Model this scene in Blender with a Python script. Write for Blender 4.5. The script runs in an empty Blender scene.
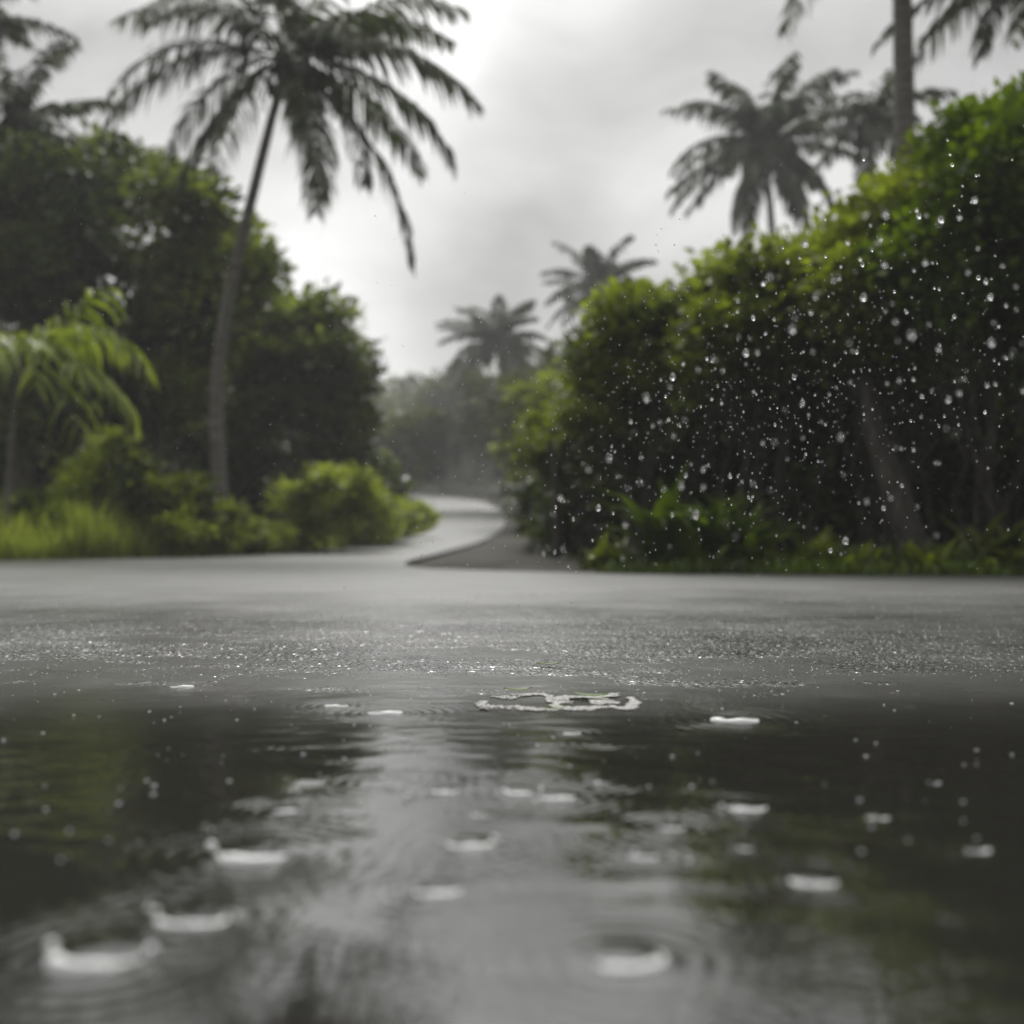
import bpy, math, random
import numpy as np
from mathutils import Vector, Matrix

R = math.radians
SC = bpy.context.scene
COL = SC.collection
rng = np.random.default_rng(7)
random.seed(7)

# ------------------------------------------------------------------ camera
FPX, H, HOR = 1100.0, 0.25, 545.0
PITCH = math.atan((HOR - 512) / FPX)
cam_d = bpy.data.cameras.new('camera'); cam = bpy.data.objects.new('camera', cam_d); COL.objects.link(cam)
cam.location = (0, 0, H); cam.rotation_euler = (R(90) + PITCH, 0, 0)
cam_d.sensor_width = 36; cam_d.lens = FPX / 1024 * 36
cam_d.clip_start = 0.02; cam_d.clip_end = 2000
cam_d.dof.use_dof = True; cam_d.dof.focus_distance = 2.15; cam_d.dof.aperture_fstop = 2.15
SC.camera = cam

def at(px, py, Y):
    """world point on the ray of photo pixel (px,py) at ground distance Y"""
    fw = Vector((0, math.cos(PITCH), math.sin(PITCH))); up = Vector((0, -math.sin(PITCH), math.cos(PITCH)))
    d = fw + up * ((512 - py) / FPX) + Vector((1, 0, 0)) * ((px - 512) / FPX)
    return Vector((0, 0, H)) + d * (Y / d.y)
def X(px, Y): return (px - 512) / FPX * Y

# ------------------------------------------------------------------ world, sun, exposure
SUN_EL, SUN_AZ = R(52), R(-6)          # azimuth from +Y, towards +X
w = bpy.data.worlds.new('World'); SC.world = w; w.use_nodes = True
nt = w.node_tree; nt.nodes.clear()
def N(t, **k):
    n = nt.nodes.new(t)
    for a, b in k.items(): setattr(n, a, b)
    return n
out = N('ShaderNodeOutputWorld'); sky = N('ShaderNodeTexSky', sky_type='NISHITA', sun_disc=False)
sky.sun_elevation = SUN_EL; sky.sun_rotation = SUN_AZ; sky.dust_density = 4
bg1 = N('ShaderNodeBackground'); bg1.inputs[1].default_value = 0.08; nt.links.new(sky.outputs[0], bg1.inputs[0])
tc = N('ShaderNodeTexCoord')
def dirpt(px, py):
    v = at(px, py, 1.0) - Vector((0, 0, H)); return v.normalized()
def vmath(op, a, b=None):
    n = N('ShaderNodeVectorMath', operation=op)
    nt.links.new(a, n.inputs[0]) if not isinstance(a, (tuple, Vector)) else setattr(n.inputs[0], 'default_value', a)
    if b is not None:
        nt.links.new(b, n.inputs[1]) if not isinstance(b, (tuple, Vector)) else setattr(n.inputs[1], 'default_value', tuple(b))
    return n
def m(op, a, b=0.0, c=0.0, clamp=False):
    n = N('ShaderNodeMath', operation=op); n.use_clamp = clamp
    for i, v in enumerate((a, b, c)):
        if isinstance(v, (int, float)): n.inputs[i].default_value = v
        else: nt.links.new(v, n.inputs[i])
    return n.outputs[0]
nz0 = N('ShaderNodeTexNoise'); nz0.inputs['Scale'].default_value = 3.2; nz0.inputs['Detail'].default_value = 4; nz0.inputs['Roughness'].default_value = .5
nt.links.new(tc.outputs['Generated'], nz0.inputs['Vector'])
warp = N('ShaderNodeVectorMath', operation='MULTIPLY_ADD'); nt.links.new(nz0.outputs['Color'], warp.inputs[0])
warp.inputs[1].default_value = (.16, .16, .16); nt.links.new(tc.outputs['Generated'], warp.inputs[2])
sub = vmath('SUBTRACT', warp.outputs[0], (.08, .08, .08)); nrm = vmath('NORMALIZE', sub.outputs[0])
nz = N('ShaderNodeTexNoise'); nz.inputs['Scale'].default_value = 3.4; nz.inputs['Detail'].default_value = 6; nz.inputs['Roughness'].default_value = .48
mp = N('ShaderNodeMapping'); mp.inputs['Scale'].default_value = (1, 1, 2.2); mp.inputs['Rotation'].default_value = (0, R(24), 0)
nt.links.new(sub.outputs[0], mp.inputs[0]); nt.links.new(mp.outputs[0], nz.inputs['Vector'])
val = m('MULTIPLY_ADD', nz.outputs['Fac'], 0.95, 0.11)
def blob(px, py, rad_px, amp):
    d = vmath('DISTANCE', nrm.outputs[0], dirpt(px, py)).outputs['Value']
    q = m('DIVIDE', d, rad_px / FPX); q = m('MULTIPLY', q, q); q = m('MULTIPLY', q, -1.0); return m('MULTIPLY', m('EXPONENT', q), amp)
for b in ((800, 60, 190, -.08), (430, 70, 75, .20), (440, 30, 95, .20), (250, 245, 100, .15), (570, 20, 70, .06), (345, 130, 90, .08), (450, 320, 90, -.16), (560, 190, 85, -.17), (480, 250, 60, -.06), (660, 120, 70, -.10), (30, 90, 110, -.12), (390, 380, 60, .05), (480, -350, 330, .10)):
    val = m('ADD', val, blob(*b))
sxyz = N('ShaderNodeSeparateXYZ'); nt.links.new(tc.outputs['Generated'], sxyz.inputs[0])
rear = N('ShaderNodeMapRange', interpolation_type='SMOOTHSTEP'); rear.inputs['From Min'].default_value = -.7; rear.inputs['From Max'].default_value = .45; rear.inputs['To Min'].default_value = .34; rear.inputs['To Max'].default_value = 1  # unseen sky behind the camera, dimmed to keep camera-facing sides dark
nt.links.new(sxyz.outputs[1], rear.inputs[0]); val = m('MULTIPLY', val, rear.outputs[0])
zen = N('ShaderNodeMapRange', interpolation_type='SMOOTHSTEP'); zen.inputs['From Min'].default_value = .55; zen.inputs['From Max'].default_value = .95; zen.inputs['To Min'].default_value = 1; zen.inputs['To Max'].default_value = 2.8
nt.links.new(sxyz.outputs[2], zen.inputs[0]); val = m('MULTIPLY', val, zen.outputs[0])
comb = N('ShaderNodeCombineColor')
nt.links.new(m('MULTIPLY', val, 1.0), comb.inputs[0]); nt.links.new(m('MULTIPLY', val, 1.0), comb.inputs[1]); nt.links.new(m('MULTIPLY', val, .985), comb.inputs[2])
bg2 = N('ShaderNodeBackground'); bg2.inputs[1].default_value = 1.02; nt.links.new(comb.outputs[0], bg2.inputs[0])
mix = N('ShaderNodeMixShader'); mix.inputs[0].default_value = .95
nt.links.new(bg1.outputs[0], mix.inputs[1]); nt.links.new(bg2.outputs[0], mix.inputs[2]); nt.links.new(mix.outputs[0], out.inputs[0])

sd = bpy.data.lights.new('sun', 'SUN'); sd.energy = 1.2; sd.angle = R(25); sd.color = (1, .98, .94)
so = bpy.data.objects.new('sun', sd); COL.objects.link(so)
sdir = Vector((math.sin(SUN_AZ) * math.cos(SUN_EL), math.cos(SUN_AZ) * math.cos(SUN_EL), math.sin(SUN_EL)))
so.rotation_euler = sdir.to_track_quat('Z', 'Y').to_euler(); so.location = (0, 0, 40)
vs = SC.view_settings; SC.display_settings.display_device = 'sRGB'; vs.view_transform = 'Standard'; vs.look = 'None'; vs.gamma = 1; vs.exposure = 0.40; vs.use_curve_mapping = False
cy = SC.cycles
cy.use_denoising = True
try: cy.denoiser = 'OPENIMAGEDENOISE'
except Exception: pass
cy.max_bounces = 8; cy.diffuse_bounces = 3; cy.glossy_bounces = 4; cy.transmission_bounces = 5; cy.volume_bounces = 3; cy.transparent_max_bounces = 8
cy.caustics_reflective = False; cy.caustics_refractive = False; cy.sample_clamp_indirect = 6

# ------------------------------------------------------------------ object helpers
def tag(o, label=None, cat=None, group=None, kind=None):
    if label: o['label'] = label
    if cat: o['category'] = cat
    if group: o['group'] = group
    if kind: o['kind'] = kind
    return o
def empty(name, loc, rz=0.0):
    o = bpy.data.objects.new(name, None); o.empty_display_size = .3; COL.objects.link(o); o.location = loc; o.rotation_euler = (0, 0, rz); return o
def mesh(name, V, F, mat=None, parent=None, smooth=False, loc=None):
    """V (n,3); F = list of arrays (k, nverts) of faces"""
    V = np.asarray(V, dtype=np.float32)
    if not isinstance(F, list) or (len(F) and not isinstance(F[0], np.ndarray)): F = [np.asarray(F, dtype=np.int32)]
    F = [f for f in F if len(f)]
    me = bpy.data.meshes.new(name); me.vertices.add(len(V)); me.vertices.foreach_set('co', V.ravel())
    nl = sum(f.size for f in F); npoly = sum(len(f) for f in F)
    me.loops.add(nl); me.polygons.add(npoly)
    me.loops.foreach_set('vertex_index', np.concatenate([f.ravel() for f in F]).astype(np.int32))
    tot = np.concatenate([np.full(len(f), f.shape[1]) for f in F]).astype(np.int32)
    me.polygons.foreach_set('loop_start', np.concatenate([[0], np.cumsum(tot)[:-1]]).astype(np.int32))
    if smooth: me.polygons.foreach_set('use_smooth', np.ones(npoly, dtype=bool))
    me.update(calc_edges=True); me.validate()
    if mat: me.materials.append(mat)
    o = bpy.data.objects.new(name, me); COL.objects.link(o)
    if parent: o.parent = parent
    if loc is not None: o.location = loc
    return o
class Geo:
    def __init__(s): s.V = []; s.Q = []; s.T = []; s.n = 0
    def add(s, V, Q=None, T=None):
        V = np.asarray(V, float).reshape(-1, 3)
        if Q is not None and len(Q): s.Q.append(np.asarray(Q, int).reshape(-1, 4) + s.n)
        if T is not None and len(T): s.T.append(np.asarray(T, int).reshape(-1, 3) + s.n)
        s.V.append(V); s.n += len(V)
    def tube(s, pts, rad, k=7):
        pts = np.asarray(pts, float); n = len(pts); t = np.gradient(pts, axis=0); t /= np.linalg.norm(t, axis=1)[:, None] + 1e-9
        ref = np.array([0, 1.0, 0.03]) if abs(t[0][2]) > .5 else np.array([0, 0.03, 1.0])
        V = []
        for i in range(n):
            a = np.cross(t[i], ref); a /= np.linalg.norm(a) + 1e-9; b = np.cross(t[i], a)
            for j in range(k):
                th = 2 * math.pi * j / k; V.append(pts[i] + rad[i] * (math.cos(th) * a + math.sin(th) * b))
        Q = [[i * k + j, i * k + (j + 1) % k, (i + 1) * k + (j + 1) % k, (i + 1) * k + j] for i in range(n - 1) for j in range(k)]
        V.append(pts[-1]); T = [[(n - 1) * k + j, (n - 1) * k + (j + 1) % k, n * k] for j in range(k)]
        s.add(V, Q, T)
    def build(s, name, mat, parent=None, smooth=True, loc=None):
        F = []
        if s.Q: F.append(np.concatenate(s.Q))
        if s.T: F.append(np.concatenate(s.T))
        return mesh(name, np.concatenate(s.V), F, mat, parent, smooth, loc)
_ico = {}
def ico(sub=1):
    if sub not in _ico:
        import bmesh
        bm = bmesh.new(); bmesh.ops.create_icosphere(bm, subdivisions=sub, radius=1)
        _ico[sub] = (np.array([v.co[:] for v in bm.verts]), np.array([[v.index for v in f.verts] for f in bm.faces])); bm.free()
    return _ico[sub]

# ------------------------------------------------------------------ materials
def newmat(name):
    mt = bpy.data.materials.new(name); mt.use_nodes = True; t = mt.node_tree; t.nodes.clear()
    return mt, t, t.nodes.new('ShaderNodeOutputMaterial')
def leafmat(name, dark, light, trans=.35, rough=.38, nscale=1.2, tip=None):
    mt, t, o = newmat(name); n = t.nodes; L = t.links
    geo = n.new('ShaderNodeNewGeometry'); tcn = n.new('ShaderNodeTexCoord'); noi = n.new('ShaderNodeTexNoise'); noi.inputs['Scale'].default_value = nscale; noi.inputs['Detail'].default_value = 3
    L.new(tcn.outputs['Object'], noi.inputs['Vector'])
    ma = n.new('ShaderNodeMath'); ma.operation = 'MULTIPLY_ADD'; ma.inputs[1].default_value = .5; L.new(geo.outputs['Random Per Island'], ma.inputs[0])
    mb = n.new('ShaderNodeMath'); mb.operation = 'MULTIPLY_ADD'; mb.inputs[1].default_value = 2.4; mb.inputs[2].default_value = -.95; L.new(noi.outputs['Fac'], mb.inputs[0]); L.new(mb.outputs[0], ma.inputs[2])
    cr = n.new('ShaderNodeValToRGB'); L.new(ma.outputs[0], cr.inputs[0])
    cr.color_ramp.elements[0].position = .15; cr.color_ramp.elements[0].color = (*dark, 1); cr.color_ramp.elements[1].position = .9; cr.color_ramp.elements[1].color = (*light, 1)
    p = n.new('ShaderNodeBsdfPrincipled'); p.inputs['Roughness'].default_value = rough; p.inputs['Specular IOR Level'].default_value = .6; L.new(cr.outputs[0], p.inputs['Base Color'])
    tr = n.new('ShaderNodeBsdfTranslucent'); hs = n.new('ShaderNodeHueSaturation'); hs.inputs['Saturation'].default_value = 1.15; hs.inputs['Value'].default_value = 1.5
    L.new(cr.outputs[0], hs.inputs['Color']); L.new(hs.outputs[0], tr.inputs[0])
    mx = n.new('ShaderNodeMixShader'); mx.inputs[0].default_value = trans; L.new(p.outputs[0], mx.inputs[1]); L.new(tr.outputs[0], mx.inputs[2]); L.new(mx.outputs[0], o.inputs[0])
    return mt
def solid(name, c1, c2, rough=.7, scale=8, bump=.3, stretch=(1, 1, 1), spec=.4, bdist=.02):
    mt, t, o = newmat(name); n = t.nodes; L = t.links
    tcn = n.new('ShaderNodeTexCoord'); mpn = n.new('ShaderNodeMapping'); mpn.inputs['Scale'].default_value = stretch; L.new(tcn.outputs['Object'], mpn.inputs[0])
    noi = n.new('ShaderNodeTexNoise'); noi.inputs['Scale'].default_value = scale; noi.inputs['Detail'].default_value = 6; L.new(mpn.outputs[0], noi.inputs['Vector'])
    cr = n.new('ShaderNodeValToRGB'); L.new(noi.outputs['Fac'], cr.inputs[0]); cr.color_ramp.elements[0].position = .35; cr.color_ramp.elements[1].position = .68
    cr.color_ramp.elements[0].color = (*c1, 1); cr.color_ramp.elements[1].color = (*c2, 1)
    p = n.new('ShaderNodeBsdfPrincipled'); p.inputs['Roughness'].default_value = rough; p.inputs['Specular IOR Level'].default_value = spec; L.new(cr.outputs[0], p.inputs['Base Color'])
    bp = n.new('ShaderNodeBump'); bp.inputs['Strength'].default_value = bump; bp.inputs['Distance'].default_value = bdist; L.new(noi.outputs['Fac'], bp.inputs['Height']); L.new(bp.outputs[0], p.inputs['Normal'])
    L.new(p.outputs[0], o.inputs[0]); return mt

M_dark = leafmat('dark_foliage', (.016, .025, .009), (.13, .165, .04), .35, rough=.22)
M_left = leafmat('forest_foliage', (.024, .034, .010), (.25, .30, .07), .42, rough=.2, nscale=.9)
M_hedge = leafmat('hedge_foliage', (.022, .033, .009), (.30, .355, .06), .5, nscale=1.0)
M_bright = leafmat('lime_foliage', (.11, .135, .025), (.47, .53, .105), .5, nscale=2.0)
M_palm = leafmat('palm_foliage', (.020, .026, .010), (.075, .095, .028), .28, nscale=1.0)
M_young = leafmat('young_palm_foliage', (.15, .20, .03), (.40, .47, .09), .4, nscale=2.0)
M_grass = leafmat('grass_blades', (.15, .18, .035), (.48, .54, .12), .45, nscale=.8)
M_grassd = leafmat('shade_tinted_blades', (.035, .055, .010), (.16, .23, .03), .4, nscale=1.4)  # darker copy of the grass greens, with shade put into the colour
M_far = leafmat('distant_foliage', (.03, .042, .014), (.16, .185, .05), .3, nscale=.4)
M_bark = solid('bark', (.035, .028, .02), (.13, .11, .085), .75, 14, .8, (1, 1, .25))
M_stem = solid('shrub_stem_bark', (.02, .017, .013), (.075, .062, .05), .7, 18, .6, (1, 1, .2))
M_trunk = solid('palm_trunk_bark', (.09, .08, .068), (.24, .22, .19), .7, 5, 1.0, (.5, .5, 6), bdist=.04)
M_fibre = solid('palm_fibre', (.015, .012, .008), (.05, .042, .03), .9, 20, .8)
M_rach = solid('palm_rachis', (.05, .055, .02), (.12, .12, .05), .6, 6, .2)
M_soil = solid('verge_soil', (.02, .018, .012), (.062, .056, .038), .72, 1.6, .6, spec=.18, bdist=.05)
M_hill = solid('hill_ground', (.02, .03, .012), (.06, .08, .03), .9, .3, .5)
M_petal = leafmat('fallen_leaf', (.05, .10, .01), (.16, .26, .03), .2)

# ------------------------------------------------------------------ terrain
_zx = [-50, 13, 20, 25, 30, 40, 50, 60, 75, 90, 120, 170, 260, 600]; _zz = [0, 0, .06, .16, .27, .62, 1.16, 1.95, 3.2, 4.6, 8, 14, 26, 60]
_fy = np.arange(-50, 600.5, .5); _fz = np.interp(_fy, _zx, _zz)
_k = np.hanning(9); _k /= _k.sum(); _fz[4:-4] = np.convolve(_fz, _k, 'valid')
_k2 = np.hanning(45); _k2 /= _k2.sum(); _fs = _fz.copy(); _fs[22:-22] = np.convolve(_fz, _k2, 'valid'); _wt = np.interp(_fy, [24, 40], [0, 1]); _fz = _fz * (1 - _wt) + _fs * _wt
def gz(Y): return np.interp(Y, _fy, _fz)

LEFT = [(-1400, 12.5), (-700, 13.2), (-300, 14), (0, 15.5), (110, 16.8), (200, 18.6), (280, 21.5), (340, 26), (385, 32), (418, 39), (434, 46), (438, 53), (434, 60), (424, 66), (405, 72), (370, 76), (300, 80)]
RIGHT = [(2300, 7.9), (1500, 8.2), (1024, 8.7), (900, 8.9), (800, 9.1), (700, 9.3), (600, 9.7), (520, 10.3), (460, 11.0), (420, 11.9), (404, 13.2), (406, 15), (420, 18), (446, 23), (474, 30), (493, 38), (503, 46), (506, 54), (503, 62), (494, 70), (472, 78), (440, 84), (390, 88), (300, 92)]
def smooth_line(P, it=2):
    P = [np.array((X(a, b), b)) for a, b in P]
    for _ in range(it):
        Q = [P[0]]
        for i in range(len(P) - 1): Q += [P[i] * .75 + P[i + 1] * .25, P[i] * .25 + P[i + 1] * .75]
        P = Q + [P[-1]]
    return P
EL, ER = smooth_line(LEFT), smooth_line(RIGHT)

def make_ground():
    xs = np.concatenate([np.arange(-260, -40, 10), np.arange(-40, 40, 1.0), np.arange(40, 261, 10)])
    ys = np.concatenate([np.arange(-60, 4, 4), np.arange(4, 40, .8), np.arange(40, 120, 3), np.arange(120, 421, 15)])
    GX, GY = np.meshgrid(xs, ys); Z = gz(GY).copy()
    rough = .06 * np.sin(GX * 1.3 + GY * .7) * np.sin(GY * .9 - GX * .4) + .04 * np.sin(GX * 2.9) * np.sin(GY * 2.3)
    side = np.clip((np.abs(GX - np.interp(GY, [0, 15, 40, 60], [0, -1, -2, -1.5])) - 8) / 30, 0, 1) * np.clip((GY - 10) / 20, 0, 1)
    Z += side * 3
    Z += -0.06                                       # stays under the road sheet
    n, k = GX.shape; V = np.stack([GX, GY, Z], -1).reshape(-1, 3)
    idx = np.arange(n * k).reshape(n, k); F = np.stack([idx[:-1, :-1], idx[:-1, 1:], idx[1:, 1:], idx[1:, :-1]], -1).reshape(-1, 4)
    tag(mesh('ground', V, F, M_soil, smooth=True), kind='structure')
make_ground()

# verges: soil banks that meet the road's edge a few centimetres proud of it
def verge(line, side, name):
    offs = [0, .10, .35, .9, 2.0, 4.5, 9]; hs = [-.03, .006, .018, .04, .08, .05, -.10]
    P = np.array(line); t = np.gradient(P, axis=0); t /= np.linalg.norm(t, axis=1)[:, None]; nn = np.stack([-t[:, 1], t[:, 0]], 1) * side
    V = []
    for i in range(len(P)):
        for o_, h_ in zip(offs, hs):
            wv = .05 * math.sin(P[i][1] * 5 + o_ * 3) + .04 * math.sin(P[i][0] * 7.1)
            q = P[i] + nn[i] * (o_ + (wv if o_ < .5 else 0)); V.append((q[0], q[1], float(gz(q[1])) + h_ + (.02 * math.sin(q[0] * 9) * math.sin(q[1] * 7) if o_ > .3 else 0)))
    k = len(offs); idx = np.arange(len(V)).reshape(-1, k)
    F = np.stack([idx[:-1, :-1], idx[:-1, 1:], idx[1:, 1:], idx[1:, :-1]], -1).reshape(-1, 4)
    return tag(mesh(name, V, F, M_soil, smooth=True), kind='structure')
verge(EL, 1, 'verge'); verge(ER[:int(len(ER) * .45)], -1, 'verge')

# ------------------------------------------------------------------ noise helpers for height fields
def vnoise(x, y, seed=0):
    xi = np.floor(x).astype(np.int64); yi = np.floor(y).astype(np.int64); fx = x - xi; fy = y - yi
    def h(a, b):
        q = (a * 374761393 + b * 668265263 + seed * 974711) & 0x7fffffff; q = ((q ^ (q >> 13)) * 1274126177) & 0x7fffffff
        return ((q ^ (q >> 16)) & 0xffff) / 65535.0
    u = fx * fx * (3 - 2 * fx); v = fy * fy * (3 - 2 * fy)
    return (h(xi, yi) * (1 - u) + h(xi + 1, yi) * u) * (1 - v) + (h(xi, yi + 1) * (1 - u) + h(xi + 1, yi + 1) * u) * v
def fbm(x, y, o=4, seed=0):
    s = 0; a = .5
    for i in range(o): s = s + a * vnoise(x * 2 ** i, y * 2 ** i, seed + i); a *= .5
    return s
def cells(x, y, seed=0):
    xi = np.floor(x).astype(np.int64); yi = np.floor(y).astype(np.int64); best = np.full(x.shape, 9.0); hh = np.zeros(x.shape)
    def h(a, b, k):
        q = (a * 374761393 + b * 668265263 + (seed + k) * 974711) & 0x7fffffff; q = ((q ^ (q >> 13)) * 1274126177) & 0x7fffffff
        return ((q ^ (q >> 16)) & 0xffff) / 65535.0
    for dx in (-1, 0, 1):
        for dy in (-1, 0, 1):
            a, b = xi + dx, yi + dy; d = (a + .15 + .7 * h(a, b, 1) - x) ** 2 + (b + .15 + .7 * h(a, b, 2) - y) ** 2
            c = d < best; best = np.where(c, d, best); hh = np.where(c, h(a, b, 3), hh)
    return best, hh
def gridmesh(name, xs, ys, zf, mat, smooth=True, parent=None):
    GX, GY = np.meshgrid(xs, ys); Z = zf(GX, GY); n, k = GX.shape
    V = np.stack([GX, GY, Z], -1).reshape(-1, 3); idx = np.arange(n * k).reshape(n, k)
    F = np.stack([idx[:-1, :-1], idx[:-1, 1:], idx[1:, 1:], idx[1:, :-1]], -1).reshape(-1, 4)
    return mesh(name, V, F, mat, parent, smooth)

# ------------------------------------------------------------------ road
def roadmat():
    mt, t, o = newmat('wet_asphalt'); n = t.nodes; L = t.links
    g = n.new('ShaderNodeNewGeometry')
    def noise(s, d=4, r=.6):
        q = n.new('ShaderNodeTexNoise'); q.inputs['Scale'].default_value = s; q.inputs['Detail'].default_value = d; q.inputs['Roughness'].default_value = r; L.new(g.outputs['Position'], q.inputs['Vector']); return q
    a = noise(160, 3); b = noise(1.3, 5); c = noise(9, 4)
    cr = n.new('ShaderNodeValToRGB'); L.new(a.outputs['Fac'], cr.inputs[0]); cr.color_ramp.elements[0].color = (.03, .03, .029, 1); cr.color_ramp.elements[1].color = (.095, .094, .088, 1); cr.color_ramp.elements[0].position = .3; cr.color_ramp.elements[1].position = .75
    p = n.new('ShaderNodeBsdfPrincipled'); L.new(cr.outputs[0], p.inputs['Base Color'])
    rr = n.new('ShaderNodeMapRange'); rr.inputs['From Min'].default_value = .35; rr.inputs['From Max'].default_value = .65; rr.inputs['To Min'].default_value = .17; rr.inputs['To Max'].default_value = .30; L.new(b.outputs['Fac'], rr.inputs[0]); sx = n.new('ShaderNodeSeparateXYZ'); L.new(g.outputs['Position'], sx.inputs[0])
    dm = n.new('ShaderNodeMapRange'); dm.interpolation_type = 'SMOOTHSTEP'; dm.inputs['From Min'].default_value = 2.2; dm.inputs['From Max'].default_value = 7.0; dm.inputs['To Min'].default_value = 0; dm.inputs['To Max'].default_value = .25; L.new(sx.outputs[1], dm.inputs[0])
    ad = n.new('ShaderNodeMath'); ad.operation = 'ADD'; L.new(rr.outputs[0], ad.inputs[0]); L.new(dm.outputs[0], ad.inputs[1]); L.new(ad.outputs[0], p.inputs['Roughness']); L.new(ad.outputs[0], p.inputs['Coat Roughness'])
    p.inputs['IOR'].default_value = 1.95; p.inputs['Coat Weight'].default_value = .45; p.inputs['Coat IOR'].default_value = 1.45
    vo = n.new('ShaderNodeTexVoronoi'); vo.inputs['Scale'].default_value = 85; L.new(g.outputs['Position'], vo.inputs['Vector'])
    b1 = n.new('ShaderNodeBump'); b1.inputs['Strength'].default_value = .55; b1.inputs['Distance'].default_value = .003; b1.invert = True; L.new(vo.outputs['Distance'], b1.inputs['Height'])
    b2 = n.new('ShaderNodeBump'); b2.inputs['Strength'].default_value = .35; b2.inputs['Distance'].default_value = .02; L.new(c.outputs['Fac'], b2.inputs['Height']); L.new(b2.outputs[0], b1.inputs['Normal'])
    L.new(b1.outputs[0], p.inputs['Normal']); L.new(b2.outputs[0], p.inputs['Coat Normal'])
    L.new(p.outputs[0], o.inputs[0]); return mt
M_road = roadmat()
def road_z(x, y):
    base = np.interp(y, [-10, .3, 1.35, 1.75, 2.1, 2.6, 3.4, 5], [-.03, -.03, -.0085, -.0048, -.0030, -.0014, .0008, .004])
    base = base + (fbm(x * 2.2, y * 3.1, 4, 5) - .47) * .011 * np.interp(y, [0, 1.2, 3.2, 6], [0, 1, .7, 0]) + (fbm(x * 9, y * 14, 3, 9) - .45) * .006 * np.interp(y, [0, 1.2, 3.4, 7], [0, 1, .7, 0])
    d, hh = cells(x / .0098, y / .0115, 3)
    agg = np.clip(1 - d * 2.4, 0, 1) * (.0019 + .0017 * hh)
    return base + agg * np.interp(y, [1.0, 1.6, 2.9, 5.4], [0, 1, 1, 0]) * np.interp(np.abs(x), [3.3, 4], [1, 0])
xs = np.concatenate([[-26, -12, -6], np.arange(-4, -2, .02), np.arange(-2, 2, .004), np.arange(2, 4.01, .02), [6, 12, 22]])
ys = np.concatenate([np.arange(-4, 1.2, .2), np.arange(1.2, 1.6, .02), np.arange(1.6, 3.7, .005), np.arange(3.7, 5.2, .008), np.arange(5.2, 7.49, .016), [7.5]])
road = gridmesh('road', xs, ys, road_z, M_road)
def road_far():
    import bmesh
    bm = bmesh.new()
    pts = [(-26, 7.5)] + [tuple(p) for p in EL if p[0] > -26] + [tuple(p) for p in reversed(ER) if p[0] < 22] + [(22, 7.5)]
    pts = [(-26, 7.5), (-26, 10.5)] + pts[1:-1] + [(22, 7.5)]
    f = bm.faces.new([bm.verts.new((a, b, 0)) for a, b in pts]); bmesh.ops.triangulate(bm, faces=[f])
    for yy in list(np.arange(8, 40, 1.0)) + list(np.arange(40, 95, 2.0)):
        bmesh.ops.bisect_plane(bm, geom=bm.verts[:] + bm.edges[:] + bm.faces[:], plane_co=(0, yy, 0), plane_no=(0, 1, 0))
    for v in bm.verts: v.co.z = float(gz(v.co.y)) + .004
    bmesh.ops.recalc_face_normals(bm, faces=bm.faces)
    me = bpy.data.meshes.new('road'); bm.to_mesh(me); bm.free()
    if me.polygons[0].normal.z < 0: me.flip_normals()
    me.polygons.foreach_set('use_smooth', [True] * len(me.polygons)); me.materials.append(M_road)
    o = bpy.data.objects.new('road', me); COL.objects.link(o); return o
rf = road_far(); tag(road, kind='structure'); tag(rf, kind='structure')

# ------------------------------------------------------------------ puddle
# raindrop impacts: (photo px, row, width px, label)
SPL = [(285, 808, 28, 'small bright rain splash in the puddle, above the long left one'),
 (257, 852, 85, 'long white crescent splash at the top of the palm trunk reflection'),
 (445, 789, 30, 'small white splash left of the pair in the upper middle of the puddle'),
 (481, 812, 17, 'tiny bead-like splash just above the curled middle splash'),
 (470, 841, 48, 'curled white splash in the middle of the puddle'),
 (438, 887, 52, 'rounded white splash above the brightest patch of reflected sky'),
 (520, 790, 36, 'left one of two white splashes almost touching each other'),
 (557, 795, 38, 'right one of two white splashes almost touching each other'),
 (197, 915, 74, 'forked white splash left of the palm trunk reflection'),
 (104, 951, 100, 'widest blurred splash in the lower left corner of the puddle'),
 (744, 806, 45, 'flat white splash right of the green reflection'),
 (643, 853, 28, 'small white splash left of the green reflection'),
 (672, 825, 24, 'faint grey splash on the green reflection'),
 (744, 845, 18, 'tiny dim splash under the flat white one'),
 (811, 878, 50, 'bright oval splash on the dark right side of the puddle'),
 (873, 815, 28, 'small tailed splash on the dark right side of the puddle'),
 (970, 847, 32, 'faint broken splash nearest the right edge of the puddle'),
 (625, 955, 82, 'large soft white splash at the bottom, right of centre'),
 (598, 780, 16, 'tiny splash right of the touching pair'),
 (571, 732, 18, 'tiny bright splash just in front of the foam'),
 (337, 705, 26, 'left one of two low splashes where the puddle meets the road'),
 (386, 712, 38, 'dark rimmed low splash where the puddle meets the road'),
 (735, 719, 52, 'thin pale splash line right of the foam'),
 (184, 686, 26, 'small splash on the left shore of the puddle')]
def wy(row): return H * FPX / (row - HOR)
hits = []
for px, row, wd, lb in SPL:
    Y = wy(row); hits.append((X(px, Y), Y, wd / FPX * Y * .5, 1.0))
for _ in range(170):
    row = 690 + 330 * random.random() ** 1.3; Y = wy(row); hits.append((X(random.uniform(-80, 1100), Y), Y, random.uniform(.004, .02), random.uniform(.15, .6)))
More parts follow.
